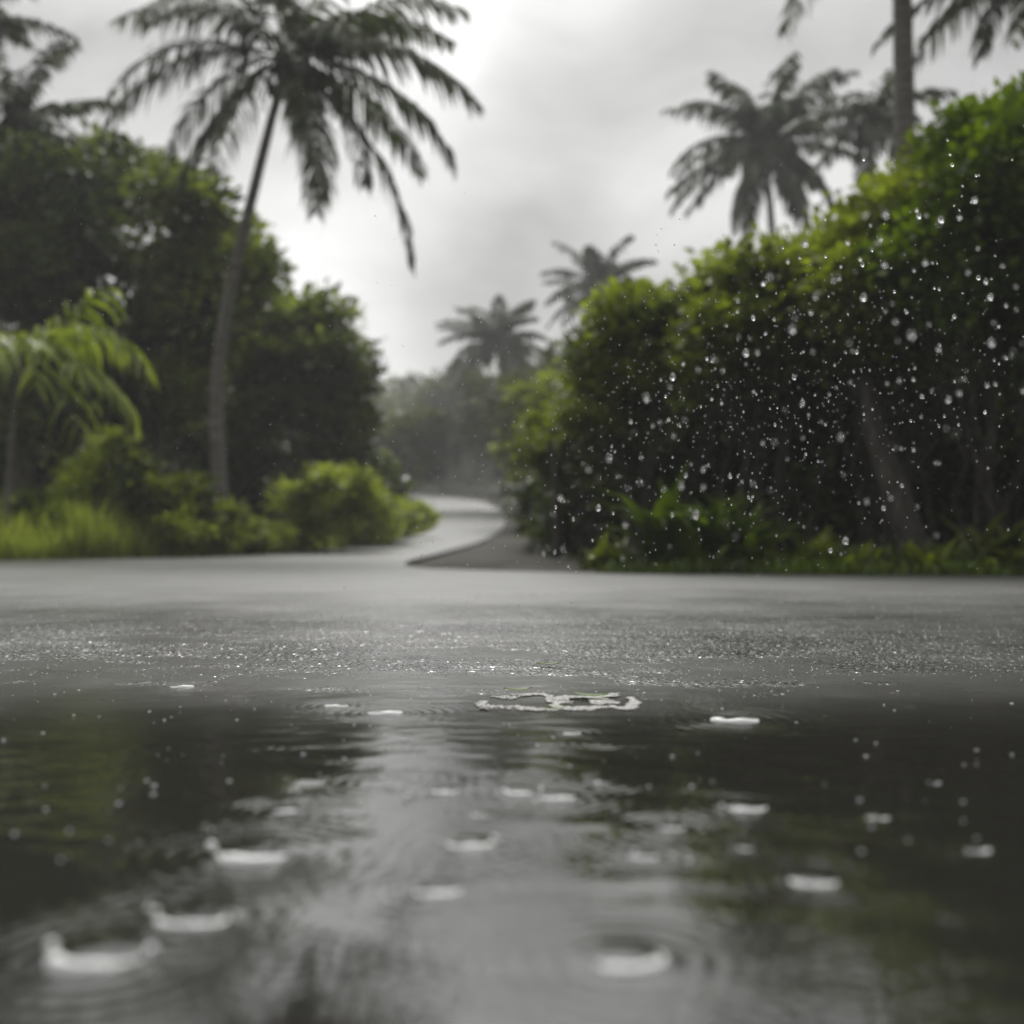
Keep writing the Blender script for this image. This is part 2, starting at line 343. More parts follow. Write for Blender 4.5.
def water_z(x, y):
    z = (fbm(x * 7, y * 10, 3, 21) - .45) * .0018 + (fbm(x * 22, y * 34, 2, 31) - .38) * .0007
    # low wind swell crossing the puddle diagonally
    z += .00013 * np.sin((x * 46 + y * 30) + 3 * fbm(x * 3, y * 3, 2, 41)) * fbm(x * 2, y * 2, 2, 44)
    for hx, hy, r, a in hits:
        sel = (np.abs(x - hx) < r * 5 + .05) & (np.abs(y - hy) < r * 5 + .05)
        if not sel.any(): continue
        d = np.sqrt((x[sel] - hx) ** 2 + (y[sel] - hy) ** 2); z[sel] -= -(a > .9) * (hy < 1.2) * r * .10 * np.exp(-((x[sel] - hx) ** 2 + (y[sel] - hy - r * .2) ** 2) / (r * .85) ** 2); lam = .010 + r * .28
        z[sel] += a * (.00016 + r * .0038) * np.sin(2 * math.pi * (d - r) / lam) * np.exp(-((d - r * 1.6) / (r * 1.5 + .012)) ** 2)
    return z * np.interp(y, [-1, 0, .4, 1.9, 2.6, 3.2], [0, 1, 1, 2.2, 2.2, 1.5])
def watermat():
    mt, t, o = newmat('puddle_water'); n = t.nodes; L = t.links
    g = n.new('ShaderNodeNewGeometry'); q = n.new('ShaderNodeTexNoise'); q.inputs['Scale'].default_value = 5; q.inputs['Detail'].default_value = 4; L.new(g.outputs['Position'], q.inputs['Vector'])
    p = n.new('ShaderNodeBsdfPrincipled'); p.inputs['Base Color'].default_value = (.022, .021, .018, 1); p.inputs['IOR'].default_value = 3.0
    rr = n.new('ShaderNodeMapRange'); rr.inputs['From Min'].default_value = .3; rr.inputs['From Max'].default_value = .7; rr.inputs['To Min'].default_value = .01; rr.inputs['To Max'].default_value = .05; L.new(q.outputs['Fac'], rr.inputs[0]); sx = n.new('ShaderNodeSeparateXYZ'); L.new(g.outputs['Position'], sx.inputs[0])
    dm = n.new('ShaderNodeMapRange'); dm.interpolation_type = 'SMOOTHSTEP'; dm.inputs['From Min'].default_value = 1.05; dm.inputs['From Max'].default_value = 2.1; dm.inputs['To Min'].default_value = 0; dm.inputs['To Max'].default_value = .26; L.new(sx.outputs[1], dm.inputs[0])
    ad = n.new('ShaderNodeMath'); ad.operation = 'ADD'; L.new(rr.outputs[0], ad.inputs[0]); L.new(dm.outputs[0], ad.inputs[1]); L.new(ad.outputs[0], p.inputs['Roughness'])
    q2 = n.new('ShaderNodeTexNoise'); q2.inputs['Scale'].default_value = 130; q2.inputs['Detail'].default_value = 2; L.new(g.outputs['Position'], q2.inputs['Vector'])
    b = n.new('ShaderNodeBump'); b.inputs['Strength'].default_value = .06; b.inputs['Distance'].default_value = .002; L.new(q2.outputs['Fac'], b.inputs['Height']); L.new(b.outputs[0], p.inputs['Normal'])
    L.new(p.outputs[0], o.inputs[0]); return mt
M_water = watermat()
xs = np.concatenate([[-9, -5, -3, -2], np.arange(-1.3, 1.3, .0034), [2, 3, 5, 9]])
ys = np.concatenate([[-3, -1.5, -.8, -.3, 0, .2], np.arange(.4, 2.3, .0036), np.arange(2.3, 3.3, .02)])
tag(gridmesh('puddle', xs, ys, water_z, M_water), kind='structure')

# ------------------------------------------------------------------ trees
def leaves(C, out_dir, size, rng, spread=.9):
    """C (n,3) centres, out_dir (n,3); two folded triangles a leaf -> verts, tris"""
    n = len(C); d = out_dir + rng.normal(0, spread, (n, 3)); d[:, 2] -= .15; d /= np.linalg.norm(d, axis=1)[:, None] + 1e-9
    up = np.tile([0, 0, 1.0], (n, 1)) + rng.normal(0, .45, (n, 3)); sd = np.cross(d, up); sd /= np.linalg.norm(sd, axis=1)[:, None] + 1e-9
    nn = np.cross(sd, d); s = size * rng.uniform(.6, 1.3, (n, 1)); wd = s * rng.uniform(.24, .36, (n, 1))
    mid = C + d * s * .45 + nn * s * .06
    V = np.stack([C, mid + sd * wd + nn * s * .05, C + d * s - nn * s * .08, mid - sd * wd + nn * s * .05], 1).reshape(-1, 3)
    i = np.arange(n)[:, None] * 4; T = np.concatenate([i + [0, 1, 2], i + [0, 2, 3]], 0); return V, T
def crown_geo(blobs, nclump, per, leaf, clump_r, rng, inner=.35):
    vol = np.array([b[3] * b[4] * b[5] for b in blobs]) ** (2 / 3); cnt = (nclump * vol / vol.sum()).astype(int) + 3
    CC = []; DD = []
    for b, c in zip(blobs, cnt):
        ns = max(6, int(c / 26)); u = rng.normal(0, 1, (ns, 3)); u /= np.linalg.norm(u, axis=1)[:, None]
        sc_ = np.array(b[:3]) + u * (1 - (1 - inner) * rng.random((ns, 1)) ** 1.5) * .80 * np.array(b[3:6]); sr_ = rng.uniform(.22, .40, ns)
        k = rng.integers(0, ns, c); v = rng.normal(0, 1, (c, 3)); v /= np.linalg.norm(v, axis=1)[:, None]; v[:, 2] = np.abs(v[:, 2]) * np.where(rng.random(c) < .8, 1, -1)
        CC.append(sc_[k] + v * (sr_[k] * rng.uniform(.55, 1.05, c))[:, None] * min(b[3:6]) * np.array([1.15, 1.15, .8]) * 1.05); DD.append(v * np.array([1, 1, .6]) + u[k] * .5 + np.array([0, 0, .2]))
    CC = np.concatenate(CC); DD = np.concatenate(DD)
    n = len(CC); off = rng.normal(0, 1, (n, per, 3)) * clump_r * np.array([1, 1, .7]); C = (CC[:, None, :] + off).reshape(-1, 3)
    D = (DD[:, None, :] + off / clump_r * .5).reshape(-1, 3)
    return leaves(C, D, leaf, rng)
def wob(a, b, n, amp, rng):
    t = np.linspace(0, 1, n)[:, None]; p = np.array(a) * (1 - t) + np.array(b) * t; o = rng.normal(0, amp, (n, 3)); o[0] = 0; o[-1] = 0; return p + o
def tree(name, loc, blobs, nclump, per, leaf, mat, label, cat, seed, clump_r=.22, stems=1, sr=.1, bark=None, group=None, inner=.35):
    rg = np.random.default_rng(seed); root = empty(name, loc); tag(root, label, cat, group)
    g = Geo(); bark = bark or M_bark
    cz = min(b[2] - b[5] * .5 for b in blobs); mean = np.mean([b[:3] for b in blobs], axis=0)
    if stems == 1:
        top = np.array([mean[0] * .5, mean[1] * .5, max(cz, .3)]); P = wob((0, 0, -.25), top, 6, sr * .4, rg); g.tube(P, np.linspace(sr * 1.25, sr * .75, 6), 9)
        for b in blobs:
            Q = wob(top - [0, 0, .1], b[:3], 5, sr * .8, rg); g.tube(Q, np.linspace(sr * .55, sr * .15, 5), 6)
            for _ in range(7):
                u = rg.normal(0, 1, 3); u /= np.linalg.norm(u); g.tube(wob(Q[rg.integers(2, 5)], np.array(b[:3]) + u * np.array(b[3:6]) * .85, 4, .05, rg), np.linspace(sr * .18, .006, 4), 4)
    else:
        for k in range(stems):
            b = blobs[k % len(blobs)]; a0 = rg.uniform(0, 6.28); r0 = rg.uniform(.05, .45)
            foot = np.array([mean[0] * .6 + math.cos(a0) * r0, mean[1] * .6 + math.sin(a0) * r0 * .7, -.2]); u = rg.normal(0, 1, 3); u /= np.linalg.norm(u)
            end = np.array(b[:3]) + u * np.array(b[3:6]) * .7; Q = wob(foot, end, 7, .07, rg); r = sr * rg.uniform(.5, 1.1); g.tube(Q, np.linspace(r, r * .3, 7), 6)
            for _ in range(3):
                u = rg.normal(0, 1, 3); u /= np.linalg.norm(u); g.tube(wob(Q[rg.integers(3, 7)], np.array(b[:3]) + u * np.array(b[3:6]) * .9, 4, .05, rg), np.linspace(r * .35, .004, 4), 4)
    g.build('trunk' if stems == 1 else 'stems', bark, root)
    V, T = crown_geo(blobs, nclump, per, leaf, clump_r, rg, inner); mesh('crown', V, [T], mat, root)
    return root
def copy_tree(o, loc, rz, label, sc=1.0, name=None):
    c = o.copy(); COL.objects.link(c); c.location = loc; c.rotation_euler = (0, 0, rz); c.scale = (sc,) * 3
    if label: c['label'] = label
    for ch in list(o.children):
        d = ch.copy(); COL.objects.link(d); d.parent = c
    return c
def S(px, top, bot, wpx, Y, dpth=1.0):
    """a crown blob given by what it covers in the photo at distance Y -> world centre and radii"""
    a = at(px, top, Y); b = at(px, bot, Y); return [a.x, Y, (a.z + b.z) / 2, wpx / 2 / FPX * Y, wpx / 2 / FPX * Y * dpth, (a.z - b.z) / 2]
def photo_tree(name, px0, Y, bl, **k):
    x0 = X(px0, Y); z0 = float(gz(Y)); bb = []
    for q in bl:
        s = S(*q); bb.append([s[0] - x0, s[1] - Y, s[2] - z0] + s[3:])
    return tree(name, (x0, Y, z0), bb, **k)

# left wood
photo_tree('broadleaf_tree', 165, 25, [(170, 185, 330, 190, 25.5), (110, 150, 300, 170, 27.0), (215, 235, 400, 150, 25.0), (130, 300, 470, 230, 25.5)], nclump=1500, per=14, leaf=.29, mat=M_left, label='dense broadleaf tree left of the tall leaning palm trunk', cat='tree', seed=1, clump_r=.24, sr=.16, group='broadleaf trees of the left wood')
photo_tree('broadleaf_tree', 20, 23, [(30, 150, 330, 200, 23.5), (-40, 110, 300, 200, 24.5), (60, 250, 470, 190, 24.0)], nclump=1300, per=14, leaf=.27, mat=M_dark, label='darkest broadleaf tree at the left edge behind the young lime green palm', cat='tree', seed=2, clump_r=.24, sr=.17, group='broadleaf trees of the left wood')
photo_tree('broadleaf_tree', 300, 28, [(300, 290, 430, 130, 28.5), (325, 315, 470, 90, 28.5), (265, 285, 470, 120, 29.0), (340, 370, 500, 60, 29.0)], nclump=1300, per=14, leaf=.29, mat=M_left, label='broadleaf tree right of the tall leaning palm, last before the open sky', cat='tree', seed=3, clump_r=.22, sr=.15, group='broadleaf trees of the left wood')
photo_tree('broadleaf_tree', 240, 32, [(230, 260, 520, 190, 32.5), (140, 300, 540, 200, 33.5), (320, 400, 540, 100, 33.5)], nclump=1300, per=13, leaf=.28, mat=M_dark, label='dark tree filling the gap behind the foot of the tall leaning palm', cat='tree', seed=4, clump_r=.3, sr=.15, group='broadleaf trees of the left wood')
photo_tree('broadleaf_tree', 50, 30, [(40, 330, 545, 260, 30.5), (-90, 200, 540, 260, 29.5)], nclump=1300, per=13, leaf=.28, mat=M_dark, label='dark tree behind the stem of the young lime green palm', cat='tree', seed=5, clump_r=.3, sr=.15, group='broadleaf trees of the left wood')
for i, (px, Y, bl, lb) in enumerate([
    (60, 29, [(20, 430, 548, 240, 29), (150, 440, 550, 180, 29.5)], 'shaded thicket plant seen under the trees left of the leaning palm foot'),
    (290, 31, [(250, 440, 552, 170, 31), (345, 450, 550, 110, 32)], 'shaded thicket plant seen under the trees right of the leaning palm foot')]):
    photo_tree('thicket_shrub', px, Y, bl, nclump=1100, per=12, leaf=.26, mat=M_dark, label=lb, cat='shrub', seed=80 + i, clump_r=.22, stems=12, sr=.04, bark=M_stem, inner=.3)
# left shrubs at the verge
photo_tree('round_shrub', 325, 22.5, [(325, 455, 540, 110, 22.5), (300, 475, 545, 80, 22), (355, 470, 545, 80, 23)], nclump=700, per=12, leaf=.13, mat=M_bright, label='rounded lime green shrub at the bend of the road', cat='shrub', seed=6, clump_r=.12, stems=8, sr=.03, bark=M_stem, inner=.5)
photo_tree('low_shrub', 392, 30, [(388, 490, 548, 70, 29), (412, 502, 540, 46, 36), (365, 505, 550, 60, 27.5)], nclump=560, per=12, leaf=.15, mat=M_bright, label='low green shrub between the rounded lime shrub and the road bend', cat='shrub', seed=7, clump_r=.13, stems=7, sr=.03, bark=M_stem, inner=.5)
photo_tree('leafy_shrub', 135, 18.5, [(120, 440, 545, 100, 18.8), (165, 462, 548, 75, 18.6), (90, 470, 548, 70, 18.8)], nclump=620, per=12, leaf=.15, mat=M_hedge, label='mid green shrub between the young palm and the leaning palm', cat='shrub', seed=8, clump_r=.13, stems=8, sr=.03, bark=M_stem, inner=.5)
photo_tree('low_shrub', 215, 19.5, [(215, 505, 553, 90, 19.5), (165, 512, 556, 90, 18.4), (262, 520, 553, 60, 20.5), (110, 522, 558, 80, 17.8)], nclump=700, per=12, leaf=.12, mat=M_bright, label='low spreading bright plant under the foot of the leaning palm', cat='shrub', seed=9, clump_r=.1, stems=8, sr=.02, bark=M_stem, inner=.5)
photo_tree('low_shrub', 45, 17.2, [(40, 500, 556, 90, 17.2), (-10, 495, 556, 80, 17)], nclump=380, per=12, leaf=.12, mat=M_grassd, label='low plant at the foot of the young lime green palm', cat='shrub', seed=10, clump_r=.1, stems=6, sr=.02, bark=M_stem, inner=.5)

# right thicket, near to far
HG = 'wild shrubs of the right-hand thicket'
def shrub(px, Y, bl, seed, label, n=1100, leaf=.125, mat=None, stems=14, cr=.13):
    photo_tree('tall_shrub', px, Y, bl, nclump=n, per=14, leaf=leaf, mat=mat or M_hedge, label=label, cat='shrub', seed=seed, clump_r=cr, stems=stems, sr=.03, bark=M_stem, group=HG)
shrub(1010, 9.6, [(1010, 85, 290, 170, 9.6), (950, 165, 350, 120, 9.5), (1060, 150, 430, 170, 9.4)], 20, 'tallest leafy shrub at the right edge of the photo', 1500, mat=M_grassd)
shrub(900, 10.2, [(895, 185, 350, 150, 10.2), (850, 205, 370, 130, 10.0), (935, 240, 420, 130, 10.3), (845, 205, 360, 100, 10.8), (930, 150, 330, 100, 10.9)], 21, 'leafy shrub in front of the grey palm trunk at upper right')
shrub(775, 11.0, [(775, 220, 390, 140, 11.0), (735, 262, 400, 120, 10.8), (820, 240, 400, 120, 11.2), (715, 280, 410, 100, 11.3), (800, 232, 380, 90, 11.6)], 22, 'leafy shrub below the tall middle palm on the right')
shrub(665, 12.2, [(660, 282, 400, 120, 12.2), (622, 330, 430, 100, 12.6), (705, 290, 410, 110, 12), (640, 300, 410, 90, 13), (600, 340, 440, 80, 13.5)], 23, 'yellow-green shrub right of the small far palm')
shrub(590, 15.5, [(595, 365, 480, 100, 15.5), (562, 400, 500, 80, 16), (620, 360, 480, 80, 15)], 24, 'shrub at the left end of the thicket, veiled by rain', 1000, .12)
shrub(527, 48, [(516, 412, 470, 52, 48), (528, 440, 515, 50, 48)], 26, 'lime green shrub beside the outer curve of the road', 500, .2, M_bright)
shrub(548, 31, [(548, 375, 470, 90, 31), (580, 350, 470, 90, 30), (530, 430, 525, 70, 31)], 27, 'hazy leafy shrub between the small far palm and the lime one', 900, .16, M_hedge)
shrub(530, 24, [(552, 430, 525, 70, 24), (535, 470, 532, 45, 25)], 25, 'hazy shrub on the outer side of the road bend', 700, .16, M_far)
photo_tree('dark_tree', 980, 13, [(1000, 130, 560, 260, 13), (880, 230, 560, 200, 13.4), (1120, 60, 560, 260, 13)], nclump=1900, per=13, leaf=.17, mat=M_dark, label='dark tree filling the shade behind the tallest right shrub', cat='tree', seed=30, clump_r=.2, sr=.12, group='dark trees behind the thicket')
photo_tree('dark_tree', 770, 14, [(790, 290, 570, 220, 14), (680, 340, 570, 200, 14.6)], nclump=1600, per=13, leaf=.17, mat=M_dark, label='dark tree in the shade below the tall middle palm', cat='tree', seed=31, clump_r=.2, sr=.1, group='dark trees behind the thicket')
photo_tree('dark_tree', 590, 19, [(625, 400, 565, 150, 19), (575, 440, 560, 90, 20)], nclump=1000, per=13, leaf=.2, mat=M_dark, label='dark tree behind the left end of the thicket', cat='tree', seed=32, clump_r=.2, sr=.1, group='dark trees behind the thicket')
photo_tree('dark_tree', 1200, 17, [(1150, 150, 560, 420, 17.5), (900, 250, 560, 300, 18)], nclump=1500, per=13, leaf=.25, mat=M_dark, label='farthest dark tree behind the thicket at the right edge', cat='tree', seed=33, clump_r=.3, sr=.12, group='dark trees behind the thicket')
for i, (px, Y, bl, lb) in enumerate([
    (850, 15.5, [(1010, 440, 572, 260, 15.5), (860, 430, 572, 200, 15.2), (730, 440, 570, 180, 15.8)], 'low shaded shrub closing the gap behind the leaning pale trunk'),
    (650, 17, [(660, 440, 566, 170, 17), (590, 450, 564, 100, 17.5)], 'low shaded shrub behind the left end of the thicket')]):
    photo_tree('thicket_shrub', px, Y, bl, nclump=1300, per=12, leaf=.16, mat=M_dark, label=lb, cat='shrub', seed=90 + i, clump_r=.15, stems=12, sr=.03, bark=M_stem, inner=.2)
# leaning bare stem
def bare(name, pts, r0, r1, label, seed):
    g = Geo(); P = np.array([at(*p) for p in pts]); P[0][2] = float(gz(P[0][1])) - .1; base = P[0].copy(); P = P - base
    t = np.linspace(0, len(P) - 1, 12); Q = np.stack([np.interp(t, range(len(P)), P[:, k]) for k in range(3)], 1) + np.random.default_rng(seed).normal(0, .012, (12, 3))
    g.tube(Q, np.linspace(r0, r1, 12), 9); o = g.build(name, M_stem, None, loc=base); tag(o, label, 'trunk', 'bare trunks in the thicket')
bare('bare_trunk', [(925, 575, 9.5), (890, 480, 9.7), (860, 380, 10)], .16, .07, 'thick pale trunk leaning left near the ground of the thicket', 1)
bare('bare_trunk', [(560, 560, 14), (556, 480, 14.1), (548, 420, 14.2)], .07, .03, 'thin grey trunk at the left end of the thicket', 2)

# far trees through the rain
FG = 'distant trees fading in the rain'
for i, (px, Y, bl, lb) in enumerate([
    (395, 62, [(395, 420, 500, 90, 62), (425, 400, 490, 60, 64), (365, 440, 505, 60, 62)], 'hazy rounded tree above the upper end of the road'),
    (445, 91, [(445, 376, 504, 90, 91), (405, 410, 504, 60, 90), (432, 378, 460, 30, 91), (478, 352, 506, 76, 91), (412, 395, 470, 26, 91), (452, 372, 440, 30, 92)], 'faint pointed tree in the middle of the hazy gap'),
    (522, 62, [(522, 355, 515, 84, 62), (560, 332, 510, 90, 63), (494, 366, 480, 60, 63), (470, 402, 470, 44, 66)], 'hazy tree under the crown of the left far palm'),
    (560, 46, [(560, 355, 500, 120, 46), (600, 340, 480, 110, 47)], 'hazy tree under the crown of the small far palm'),
    (640, 38, [(650, 320, 500, 180, 38), (740, 300, 500, 160, 38)], 'hazy tree behind the middle of the thicket'),
    (345, 78, [(345, 405, 480, 120, 78), (300, 400, 480, 120, 76)], 'palest tree behind the right end of the left wood')]):
    photo_tree('distant_tree', px, Y, bl, nclump=800, per=11, leaf=.34 + Y * .002, mat=M_far, label=lb, cat='tree', seed=50 + i, clump_r=.4, sr=.2, group=FG)
def far_wood():
    rg = np.random.default_rng(70); bl = []
    for k in range(46):
        Y = rg.uniform(95, 135); px = rg.uniform(-300, 1300); r = rg.uniform(4, 7); bl.append([X(px, Y), Y, float(gz(Y)) + rg.uniform(1, 4), r, r, r * rg.uniform(.8, 1.1)])
    V, T = crown_geo(bl, 6500, 8, 1.1, 1.1, rg, .5); tag(mesh('distant_wood', V, [T], M_far), 'hazy wood covering the rise behind everything', 'wood', kind='stuff')
far_wood()

# ------------------------------------------------------------------ palms
def frond(parent, base, az, e0, e1, L, leaf=.75, n=46, wid=.045, mat=None, seed=0, hang=.55, tw=0.0):
    rg = random.Random(seed); g = Geo(); az = R(az); e0, e1 = R(e0), R(e1); K = 14
    P = [np.array(base, float)]; Tn = []
    for i in range(K):
        s = (i + .5) / K; e = e0 + (e1 - e0) * s ** 1.15; a = az + tw * s; d = np.array([math.cos(a) * math.cos(e), math.sin(a) * math.cos(e), math.sin(e)]); Tn.append(d); P.append(P[-1] + d * L / K)
    Tn.append(Tn[-1]); P = np.array(P); Tn = np.array(Tn)
    g2 = Geo(); g2.tube(P, np.linspace(.035, .006, K + 1) * (L / 4), 5)
    V = []; Q = []; c = 0
    for j in range(n):
        s = .10 + .90 * (j + rg.random() * .6) / n; fi = s * K; i0 = min(int(fi), K - 1); p = P[i0] * (1 - (fi - i0)) + P[i0 + 1] * (fi - i0); t = Tn[i0]
        side = np.cross(t, [0, 0, 1.0]); side /= np.linalg.norm(side) + 1e-6; up = np.cross(side, t)
        ll = leaf * (math.sin(math.pi * (.14 + .80 * s)) ** .7) * rg.uniform(.75, 1.1)
        for sg in (-1, 1):
            if rg.random() < .13: continue
            l = ll * rg.uniform(.8, 1.1); d = side * sg * .85 + t * (.5 + .3 * s) + up * rg.uniform(-.05, .25); d /= np.linalg.norm(d); q = p.copy(); pts = [q.copy()]
            hg = hang * rg.uniform(.6, 1.4)
            for k in range(3):
                d = d + np.array([0, 0, -hg * (.5 + .5 * k)]); d /= np.linalg.norm(d); q = q + d * l / 3; pts.append(q.copy())
            wv = np.cross(d, [rg.uniform(-.4, .4), rg.uniform(-.4, .4), 1.0]) + t * .5; wv /= np.linalg.norm(wv) + 1e-6; w_ = wid * rg.uniform(.7, 1.2)
            for k, f in enumerate((.55, 1, .75, .08)): V += [pts[k] + wv * w_ * f, pts[k] - wv * w_ * f]
            for k in range(3): a = c + 2 * k; Q.append([a, a + 1, a + 3, a + 2])
            c += 8
    g.add(V, Q)
    o = g.build('frond', mat or M_palm, parent, smooth=False); g2.build('midrib', M_rach, o); return o
def palm(px, Y, crown_px, crown_py, label, fr, L=4.2, tr=.2, seed=0, group='coconut palms', name='coconut_palm', bend=.3, ytop=None, mat=None, leaf=.75, n=46, wid=.045, hang=.55, nuts=True, young=False, pts=None):
    rg = random.Random(seed); z0 = float(gz(Y)); bx = X(px, Y); root = empty(name, (bx, Y, z0)); tag(root, label, 'palm tree', group)
    top = at(crown_px, crown_py, ytop or Y) - Vector((bx, Y, z0)); top = np.array(top)
    K = 16; P = []
    if pts:   # trunk line from photo
        W = [np.array(at(a, b, Y)) - np.array([bx, Y, z0]) for a, b in pts]; W = [np.array([0, 0, -.3])] + W + [top]; W = np.array(W); t = np.linspace(0, len(W) - 1, K); P = np.stack([np.interp(t, range(len(W)), W[:, k]) for k in range(3)], 1)
        for _ in range(3): P[1:-1] = (P[:-2] + P[1:-1] * 2 + P[2:]) / 4
    else:
        for i in range(K):
            s = i / (K - 1); P.append(np.array([0, 0, -.3]) * (1 - s) + top * s + np.array([bend * math.sin(math.pi * s), 0, 0]))
        P = np.array(P)
    rad = np.interp(np.linspace(0, 1, K), [0, .06, .2, 1], [tr * 1.7, tr * 1.15, tr, tr * .62])
    # ringed trunk
    t = np.linspace(0, K - 1, 90); PP = np.stack([np.interp(t, range(K), P[:, k]) for k in range(3)], 1); RR = np.interp(t, range(K), rad) * (1 + .045 * (np.arange(90) % 2))
    g = Geo(); g.tube(PP, RR, 12); g.build('trunk', M_trunk, root)
    if not young:
        g = Geo(); V, T = ico(2); rr = np.random.default_rng(seed); g.add(V * np.array([tr * 1.25, tr * 1.25, tr * 2.2]) * (1 + rr.normal(0, .06, (len(V), 1))) + top + [0, 0, -tr * .4], T=T)
        for _ in range(10):
            a = rg.uniform(0, 6.28); g.tube(np.array([top, top + [math.cos(a) * .3, math.sin(a) * .3, -.15], top + [math.cos(a) * .5, math.sin(a) * .5, -rg.uniform(.5, 1.0)]]), [.04, .03, .01], 5)
        g.build('crown_fibre', M_fibre, root)
        if nuts:
            V, T = ico(2)
            for k in range(7):
                a = rg.uniform(0, 6.28); g = Geo(); g.add(V * [.11, .11, .14] + top + [math.cos(a) * .32, math.sin(a) * .32, -.35 - rg.random() * .25], T=T); g.build('coconut', M_rach, root)
    for k, f in enumerate(fr):
        az, e0, e1, l = f; b = top + np.array([math.cos(R(az)) * .12, math.sin(R(az)) * .12, rg.uniform(-.15, .25)])
        frond(root, b, az, e0, e1, l, leaf, n, wid, mat, seed * 100 + k, hang, rg.uniform(-.3, .3))
    return root
def rndfr(k, L, seed, e_hi=75, lo=-45):
    rg = random.Random(seed); F = []
    for i in range(k):
        s = i / (k - 1); az = i * 137.5 + rg.uniform(-15, 15); e0 = e_hi + (lo - e_hi) * s + rg.uniform(-8, 8); F.append((az, e0, e0 - rg.uniform(55, 85) * (1 if s < .7 else .6), L * rg.uniform(.85, 1.08)))
    return F
main_fr = [(q[0], q[1], q[2], q[3] * .86) for q in [(182, 30, -64, 4.6), (186, 6, -62, 4.2), (198, -42, -70, 3.7), (292, -42, -88, 4.8), (-8, -36, -86, 5.3), (5, -3, -68, 4.4), (8, 18, -52, 4.4), (-20, 8, -50, 4.4), (25, 52, -20, 4.2), (150, 58, -10, 4.2),
           (172, 50, -25, 4.2), (60, 70, 0, 4), (110, 72, 5, 4), (210, 65, -15, 4.2), (320, 62, -20, 4.2), (255, 75, -5, 4), (90, 30, -50, 4.2), (130, 10, -60, 4.2), (50, 8, -62, 4.2), (340, 45, -30, 4.3), (230, 25, -55, 3.6), (310, 20, -60, 3.8), (75, -20, -80, 3.4), (165, -8, -72, 3.6), (-30, -35, -85, 4.0)]]
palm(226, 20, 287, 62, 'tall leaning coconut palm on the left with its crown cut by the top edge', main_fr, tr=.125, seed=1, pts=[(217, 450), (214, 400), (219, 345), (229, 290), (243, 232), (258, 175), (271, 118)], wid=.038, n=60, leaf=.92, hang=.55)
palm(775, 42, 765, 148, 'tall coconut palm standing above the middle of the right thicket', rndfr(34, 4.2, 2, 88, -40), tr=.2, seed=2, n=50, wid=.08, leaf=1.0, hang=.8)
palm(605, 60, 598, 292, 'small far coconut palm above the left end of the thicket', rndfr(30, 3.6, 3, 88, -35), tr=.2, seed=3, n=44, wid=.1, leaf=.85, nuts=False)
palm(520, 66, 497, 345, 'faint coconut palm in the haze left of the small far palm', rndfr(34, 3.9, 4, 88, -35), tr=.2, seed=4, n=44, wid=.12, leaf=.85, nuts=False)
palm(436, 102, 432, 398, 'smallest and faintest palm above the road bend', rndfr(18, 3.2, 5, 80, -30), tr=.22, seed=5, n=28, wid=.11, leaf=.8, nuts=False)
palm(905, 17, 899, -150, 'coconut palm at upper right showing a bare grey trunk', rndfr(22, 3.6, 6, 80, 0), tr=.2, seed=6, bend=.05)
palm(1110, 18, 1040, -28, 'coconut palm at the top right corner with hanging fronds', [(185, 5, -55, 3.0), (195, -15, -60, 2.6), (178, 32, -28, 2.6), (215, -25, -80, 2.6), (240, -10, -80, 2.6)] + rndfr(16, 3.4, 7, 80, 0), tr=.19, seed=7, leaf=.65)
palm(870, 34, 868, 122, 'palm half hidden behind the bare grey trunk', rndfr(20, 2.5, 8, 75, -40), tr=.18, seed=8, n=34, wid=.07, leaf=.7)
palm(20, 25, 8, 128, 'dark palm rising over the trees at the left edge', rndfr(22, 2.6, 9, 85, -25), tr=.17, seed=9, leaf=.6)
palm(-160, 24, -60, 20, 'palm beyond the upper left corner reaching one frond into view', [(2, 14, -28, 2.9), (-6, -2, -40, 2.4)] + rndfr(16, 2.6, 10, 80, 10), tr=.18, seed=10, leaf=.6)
# young lime palm
palm(4, 16.2, 22, 350, 'young lime green palm with drooping fronds at the left edge', [(-6, 46, 22, 1.6), (-10, 22, -62, 2.2), (-32, 5, -78, 2.0), (12, 5, -74, 1.9), (-62, 10, -85, 1.7), (-80, 40, -80, 1.6), (185, 46, -10, 1.7), (175, 15, -60, 1.9), (205, -5, -75, 1.7), (240, 10, -85, 1.6), (100, 60, -30, 1.6), (50, 50, -50, 1.7), (-20, -30, -86, 1.9)],
     tr=.045, seed=11, group=None, name='young_palm', mat=M_young, leaf=1.0, n=11, wid=.048, hang=.6, young=True, bend=-.05)

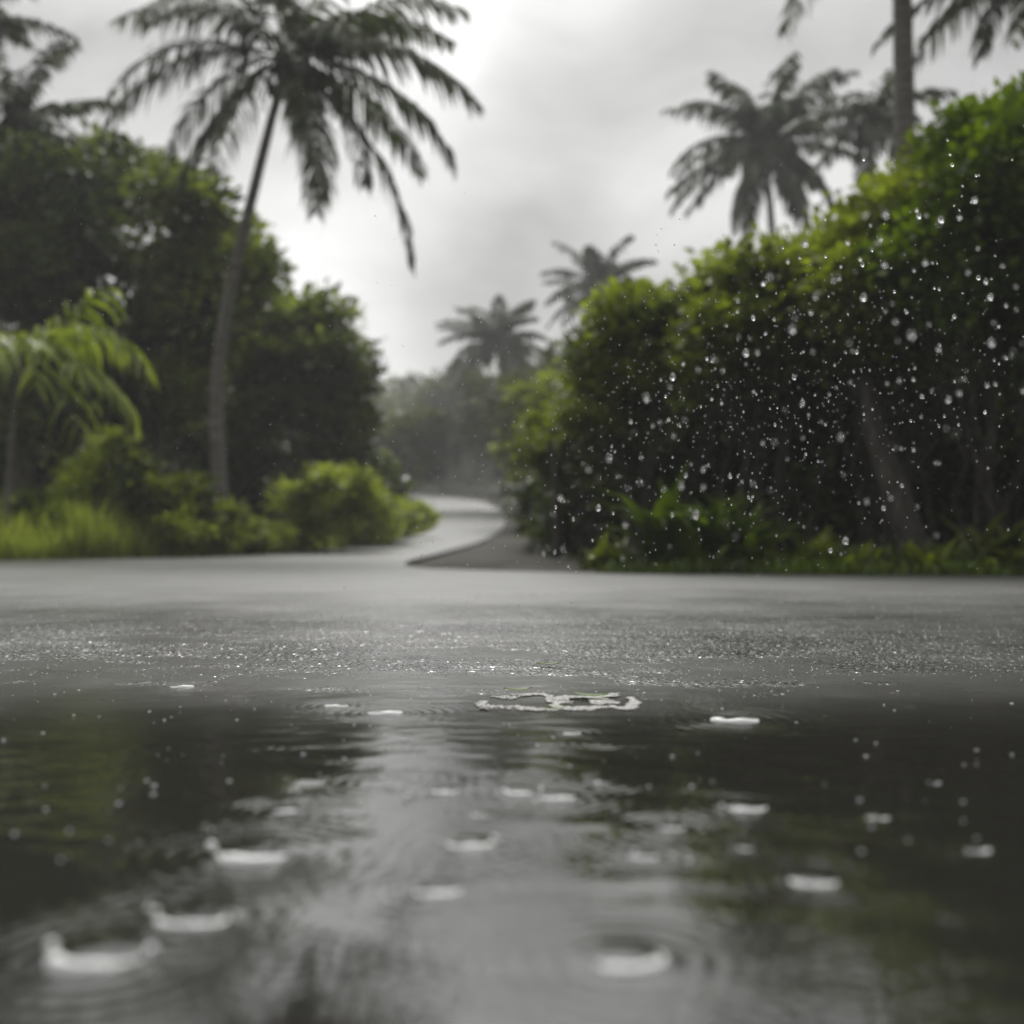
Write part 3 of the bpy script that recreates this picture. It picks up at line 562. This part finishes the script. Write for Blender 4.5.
# ------------------------------------------------------------------ grass along the verges (uncountable)
def grass(name, line, side, n, h, mat, seed, depth=2.4, span=(0, 1), label=''):
    rg = np.random.default_rng(seed); P = np.array(line); t = np.gradient(P, axis=0); t /= np.linalg.norm(t, axis=1)[:, None]; nn = np.stack([-t[:, 1], t[:, 0]], 1) * side
    seg = np.linalg.norm(np.diff(P, axis=0), axis=1); cs = np.concatenate([[0], np.cumsum(seg)]) / seg.sum()
    u = rg.uniform(span[0], span[1], n); tuft = (np.floor(u * 400) / 400 + rg.normal(0, .0006, n)); u = np.where(rg.random(n) < .5, tuft, u)
    u = np.clip(u, 0, 1); p = np.stack([np.interp(u, cs, P[:, 0]), np.interp(u, cs, P[:, 1])], 1); q = np.stack([np.interp(u, cs, nn[:, 0]), np.interp(u, cs, nn[:, 1])], 1)
    off = rg.random(n) ** 1.5 * depth - .04; p = p + q * off[:, None]; z = gz(p[:, 1]) + np.interp(off, [-.1, .1, .9, 3], [0, .02, .07, .05])
    hh = h * rg.uniform(.35, 1.25, n) * (.45 + .8 * fbm(p[:, 0] * 1.7, p[:, 1] * 1.7, 2, seed)) * np.interp(off, [0, .5], [.55, 1]) * np.interp(p[:, 1], [18, 26, 45], [1, .6, .45]); a = rg.uniform(0, 6.28, n); ln = rg.uniform(.15, .75, n) * hh
    B = np.stack([p[:, 0], p[:, 1], z], 1); D = np.stack([np.cos(a), np.sin(a), 0 * a], 1); Sd = np.stack([-np.sin(a), np.cos(a), 0 * a], 1) * (.008 + .012 * rg.random(n))[:, None]
    m1 = B + D * (ln * .35)[:, None] + np.array([0, 0, 1]) * (hh * .6)[:, None]; tp = B + D * ln[:, None] + np.array([0, 0, 1]) * (hh * .95)[:, None]
    V = np.stack([B + Sd, B - Sd, m1 - Sd * .8, m1 + Sd * .8, tp], 1).reshape(-1, 3); i = np.arange(n)[:, None] * 5
    tag(mesh(name, V, [i + [0, 1, 2, 3], i + [3, 2, 4]], mat), label, 'grass', kind='stuff')
grass('grass', EL, 1, 120000, .95, M_grass, 1, 3.5, (.12, 1), 'bright green grass along the left edge of the road')
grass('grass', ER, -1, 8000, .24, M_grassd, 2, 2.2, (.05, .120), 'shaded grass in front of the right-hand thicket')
# broad-leaved plants at the foot of the thicket
def weed(px, Y, h, nl, seed, label, mat, name='leafy_weed'):
    rg = random.Random(seed); g = Geo(); z0 = float(gz(Y)); V = []; Q = []; c = 0
    for k in range(nl):
        a = rg.uniform(0, 6.28); e = R(rg.uniform(50, 88)); L_ = h * rg.uniform(.5, 1.1); q = np.array([rg.uniform(-.22, .22), rg.uniform(-.15, .15), -.03]); wv = np.array([-math.sin(a), math.cos(a), 0]); wd = L_ * .06 + .012
        for i, f in enumerate((.5, 1, .85, .5, .05)):
            V += [q + wv * wd * f, q - wv * wd * f]; q = q + np.array([math.cos(a) * math.cos(e), math.sin(a) * math.cos(e), math.sin(e)]) * L_ / 4; e -= R(rg.uniform(12, 30))
        for i in range(4): b = c + 2 * i; Q.append([b, b + 1, b + 3, b + 2])
        c += 10
    g.add(V, Q); o = g.build(name, mat, None, True, (X(px, Y), Y, z0)); tag(o, label, 'plant', 'tufts at the foot of the thicket')
for i, (px, Y, h, lb) in enumerate([(610, 10.4, .42, 'small green tuft at the left end of the thicket foot'), (678, 10.0, .85, 'tall narrow green tuft left of the middle of the thicket foot'), (738, 9.9, .8, 'tall green tuft in the middle of the thicket foot'),
     (810, 9.6, .5, 'wide leafy tuft left of the leaning pale trunk'), (760, 9.7, .35, 'low tuft between the tall tuft and the wide leafy one'), (1000, 9.2, .6, 'arching leafy tuft at the right edge of the road'), (930, 9.2, .35, 'low tuft under the leaning pale trunk'), (860, 9.3, .3, 'short tuft just left of the pale trunk foot')]):
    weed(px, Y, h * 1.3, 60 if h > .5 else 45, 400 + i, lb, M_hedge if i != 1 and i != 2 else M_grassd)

# ------------------------------------------------------------------ water things
def wet(name, col, rough, trans=0.0, ior=1.33, spec=.5):
    mt, t, o = newmat(name); p = t.nodes.new('ShaderNodeBsdfPrincipled'); p.inputs['Base Color'].default_value = (*col, 1); p.inputs['Roughness'].default_value = rough; p.inputs['Transmission Weight'].default_value = trans; p.inputs['IOR'].default_value = ior
    t.links.new(p.outputs[0], o.inputs[0]); return mt
M_splash = wet('sky_white_splash_water', (.95, .95, .94), .22, 0, 1.7)  # white base colour stands in for bright sky reflected by the water
M_foam = wet('foam', (.5, .49, .465), .3)
M_drop = wet('drop_water', (1, 1, 1), .02, 1.0)
M_spray = wet('spray_water', (.8, .8, .8), .15, 0)

def splash(px, row, wd, label, seed):
    rg = random.Random(seed); Y = wy(row); x = X(px, Y); r = wd / FPX * Y * .5; g = Geo(); K = 40; J = 7
    root = empty('rain_splash', (x, Y, .0)); tag(root, label, 'splash', 'raindrop splashes on the puddle')
    ph = rg.uniform(-.45, .45); V = []; f1, f2 = rg.uniform(0, 6), rg.uniform(0, 6); asym = rg.uniform(-.3, .3)
    for i in range(K):
        q = 2 * math.pi * (i / K - .5); th = -math.pi * .5 + ph + q
        near = max(0, .5 + .5 * math.cos(q)) ** 1.4 * (1 + asym * math.sin(q))           # strongest towards the near side
        lump = 1 + .22 * math.sin(2 * q + f1) + .14 * math.sin(5 * q + f2)
        hh = r * (.012 + .17 * near * lump); ww = r * (.012 + .15 * near * lump); rr = r * (.86 + .05 * math.sin(3 * q + f1))
        for j in range(J):
            a = math.pi * j / (J - 1); V.append((math.cos(th) * (rr + ww * math.cos(a)), math.sin(th) * (rr + ww * math.cos(a)) * .8, hh * math.sin(a) - .0006))
    Q = [[i * J + j, ((i + 1) % K) * J + j, ((i + 1) % K) * J + j + 1, i * J + j + 1] for i in range(K) for j in range(J - 1)]
    g.add(V, Q); g.build('rim', M_splash, root)
    iv, it = ico(2)
    for k in range(rg.randint(0, 2) if wd > 30 else 0):
        q = Geo(); a = rg.uniform(-.5, .5) + (0 if rg.random() < .5 else math.pi); s = r * rg.uniform(.07, .12); q.add(iv * s + [math.cos(a) * r * rg.uniform(.9, 1.25), -abs(math.sin(a)) * r * .5, r * rg.uniform(.1, .3)], T=it); q.build('droplet', M_splash, root)
for i, sp in enumerate(SPL): splash(*sp, 900 + i)

# foam with leaf scraps
def foam():
    rg = np.random.default_rng(5); g = Geo(); V0, T0 = ico(1); Y0 = wy(702); cx = X(560, Y0)
    loops = [(-.055, .0, .072, .075), (.035, -.008, .05, .062), (.088, .012, .036, .07)]
    for lx, ly, rx, ry in loops:
        for k in range(620):
            th = rg.uniform(0, 6.28); q = rg.uniform(.84 - .3 * math.sin(th * 1.5 + lx * 30) ** 2, 1.05) * (1 + .05 * math.sin(5 * th + lx * 90) + .03 * math.sin(9 * th + lx * 40))
            q += .10 * math.sin(3 * th + lx * 50)
            if math.sin(2 * th + lx * 70) > .86: continue
            s = rg.uniform(.0014, .0036)
            g.add(V0 * [s * 1.6, s * 2, s * .4] + [cx + lx + math.cos(th) * rx * q, Y0 + ly + math.sin(th) * ry * q * 1.2, .0012], T=T0)
    o = g.build('foam_patch', M_foam); tag(o, 'pale looped foam floating at the middle of the puddle shore', 'foam')
foam()
def scrap(px, row, L_, rz, label):
    Y = wy(row); V = []; K = 7
    for i in range(K):
        s = i / (K - 1); w_ = L_ * .2 * math.sin(math.pi * min(max(s, .04), .97)) ; z = .003 + .25 * L_ * (s - .5) ** 2
        V += [(s * L_ - L_ / 2, w_, z + .002), (s * L_ - L_ / 2, 0, z), (s * L_ - L_ / 2, -w_, z + .002)]
    idx = np.arange(K * 3).reshape(K, 3); F = np.stack([idx[:-1, :-1], idx[1:, :-1], idx[1:, 1:], idx[:-1, 1:]], -1).reshape(-1, 4)
    o = mesh('fallen_leaf', V, F, M_petal, None, True, (X(px, Y), Y, .003)); o.rotation_euler = (0, 0, rz); tag(o, label, 'leaf', 'leaves washed up on the road')
scrap(518, 693, .05, .2, 'green leaf inside the left loop of the foam')
scrap(590, 699, .06, -.3, 'green leaf inside the right loop of the foam')
scrap(556, 712, .035, .5, 'smallest leaf on the near edge of the foam')
scrap(548, 667, .05, .1, 'narrow leaf on the wet asphalt behind the foam')

# falling drops
def drops():
    V, T = ico(2); prof = V * np.array([1, 1, 1.2])
    proto = mesh('raindrop', prof, [T], M_drop, None, True); me = proto.data; first = True; rg = random.Random(12)
    lab = 'bright water drop falling in front of the dark right-hand thicket'
    for i in range(300):
        for _ in range(50):
            px = rg.uniform(540, 1024); c = 330 + 60 * (1 - (px - 540) / 484); py = rg.gauss(c, 105)
            if 120 < py < 570 and py > 560 - (px - 480) * 1.05: break
        Y = rg.choice((rg.uniform(2.0, 2.9), rg.uniform(1.1, 1.7), rg.uniform(1.2, 2.0))); s = rg.choice((.8, 1, 1, 1.3, 1.9)) * rg.uniform(.7, 1.2) * (.95 if Y > 1.9 else 1.3) / FPX * Y
        o = proto if first else proto.copy()
        if not first: COL.objects.link(o)
        first = False; o.location = at(px, py, Y); o.scale = (s, s, s * rg.uniform(.95, 1.35)); o.rotation_euler = (rg.uniform(-.2, .2), rg.uniform(-.25, .25), 0); tag(o, lab, 'water drop', 'falling raindrops')
drops()
def spray():
    V0, T0 = ico(1); rg = np.random.default_rng(8)
    g = []; n = 1500; c = 0; VV = []; TT = []
    for i in range(n):   # fine airborne spray by the thicket
        if i < 1000: px = rg.normal(740, 150); py = 400 + rg.normal(0, 85) + (740 - px) * .12
        else: px = rg.uniform(0, 1024); py = rg.uniform(60, 570)
        Y = rg.uniform(1.9, 3.2); s = rg.uniform(.35, .75) / FPX * Y * (1 if i < 1000 else .6); p = np.array(at(px, py, Y)); VV.append(V0 * [s, s, s * 1.5] + p); TT.append(T0 + c); c += len(V0)
    tag(mesh('fine_spray', np.concatenate(VV), [np.concatenate(TT)], M_spray, None, True), 'fine bright spray drifting before the right-hand thicket', 'spray', kind='stuff')
    VV = []; TT = []; c = 0
    for i in range(3800):   # beads and tiny spikes kicked up from the road
        u = rg.random(); row = 592 + 88 * u ** 1.3; Y = min(H * FPX / (row - HOR), 5.5) + rg.normal(0, .03); px = rg.uniform(-60, 1090); s = rg.uniform(.4, 1.0) ** 1.8 * .0026 * (.55 + Y / 4)
        tall = rg.random() < .10; zz = (rg.random() ** 3) * .02 * (1 if Y > 2.3 else .1); VV.append(V0 * [s * .7, s * .7, s * (1.8 if tall else .6)] + [X(px, Y), Y, zz + .004 + (s if tall else 0)]); TT.append(T0 + c); c += len(V0)
    for i in range(230):   # beads bouncing on the puddle itself
        row = 690 + 170 * rg.random() ** 1.9; Y = H * FPX / (row - HOR); px = rg.uniform(-40, 1080); s = rg.uniform(.4, 1.0) ** 2 * .0022; VV.append(V0 * [s * rg.uniform(1, 1.8), s, s * .7] + [X(px, Y), Y, s * .4 + (rg.random() < .2) * rg.random() * .012]); TT.append(T0 + c); c += len(V0)
    tag(mesh('road_spatter', np.concatenate(VV), [np.concatenate(TT)], M_spray, None, True), 'tiny beads of rain bouncing all over the wet road and the puddle', 'spatter', kind='stuff')
spray()

# ------------------------------------------------------------------ rain haze
def haze():
    V = [(x, y, z) for x in (-110, 110) for y in (-14, 150) for z in (-1.2, 24)]
    F = [[0, 1, 3, 2], [4, 6, 7, 5], [0, 4, 5, 1], [2, 3, 7, 6], [0, 2, 6, 4], [1, 5, 7, 3]]
    mt, t, o = newmat('rain_haze'); v = t.nodes.new('ShaderNodeVolumePrincipled'); v.inputs['Color'].default_value = (.93, .94, .94, 1); v.inputs['Density'].default_value = .0019; v.inputs['Anisotropy'].default_value = .2
    t.links.new(v.outputs[0], o.inputs['Volume']); tag(mesh('haze', V, F, mt), 'pale rain haze hanging over the whole road', 'haze', kind='stuff')
haze()

def mist(loc, rad, dens, label):
    V, T = ico(4); mt, t, o = newmat('bounce_mist'); v = t.nodes.new('ShaderNodeVolumePrincipled'); v.inputs['Color'].default_value = (.98, .98, .98, 1); v.inputs['Density'].default_value = dens
    t.links.new(v.outputs[0], o.inputs['Volume']); tag(mesh('mist', V * np.array(rad), [T], mt, None, True, loc), label, 'mist', kind='stuff')
mist((0, 96, 7), (55, 44, 12), .0010, 'pale bank of rain mist swallowing the distant trees')
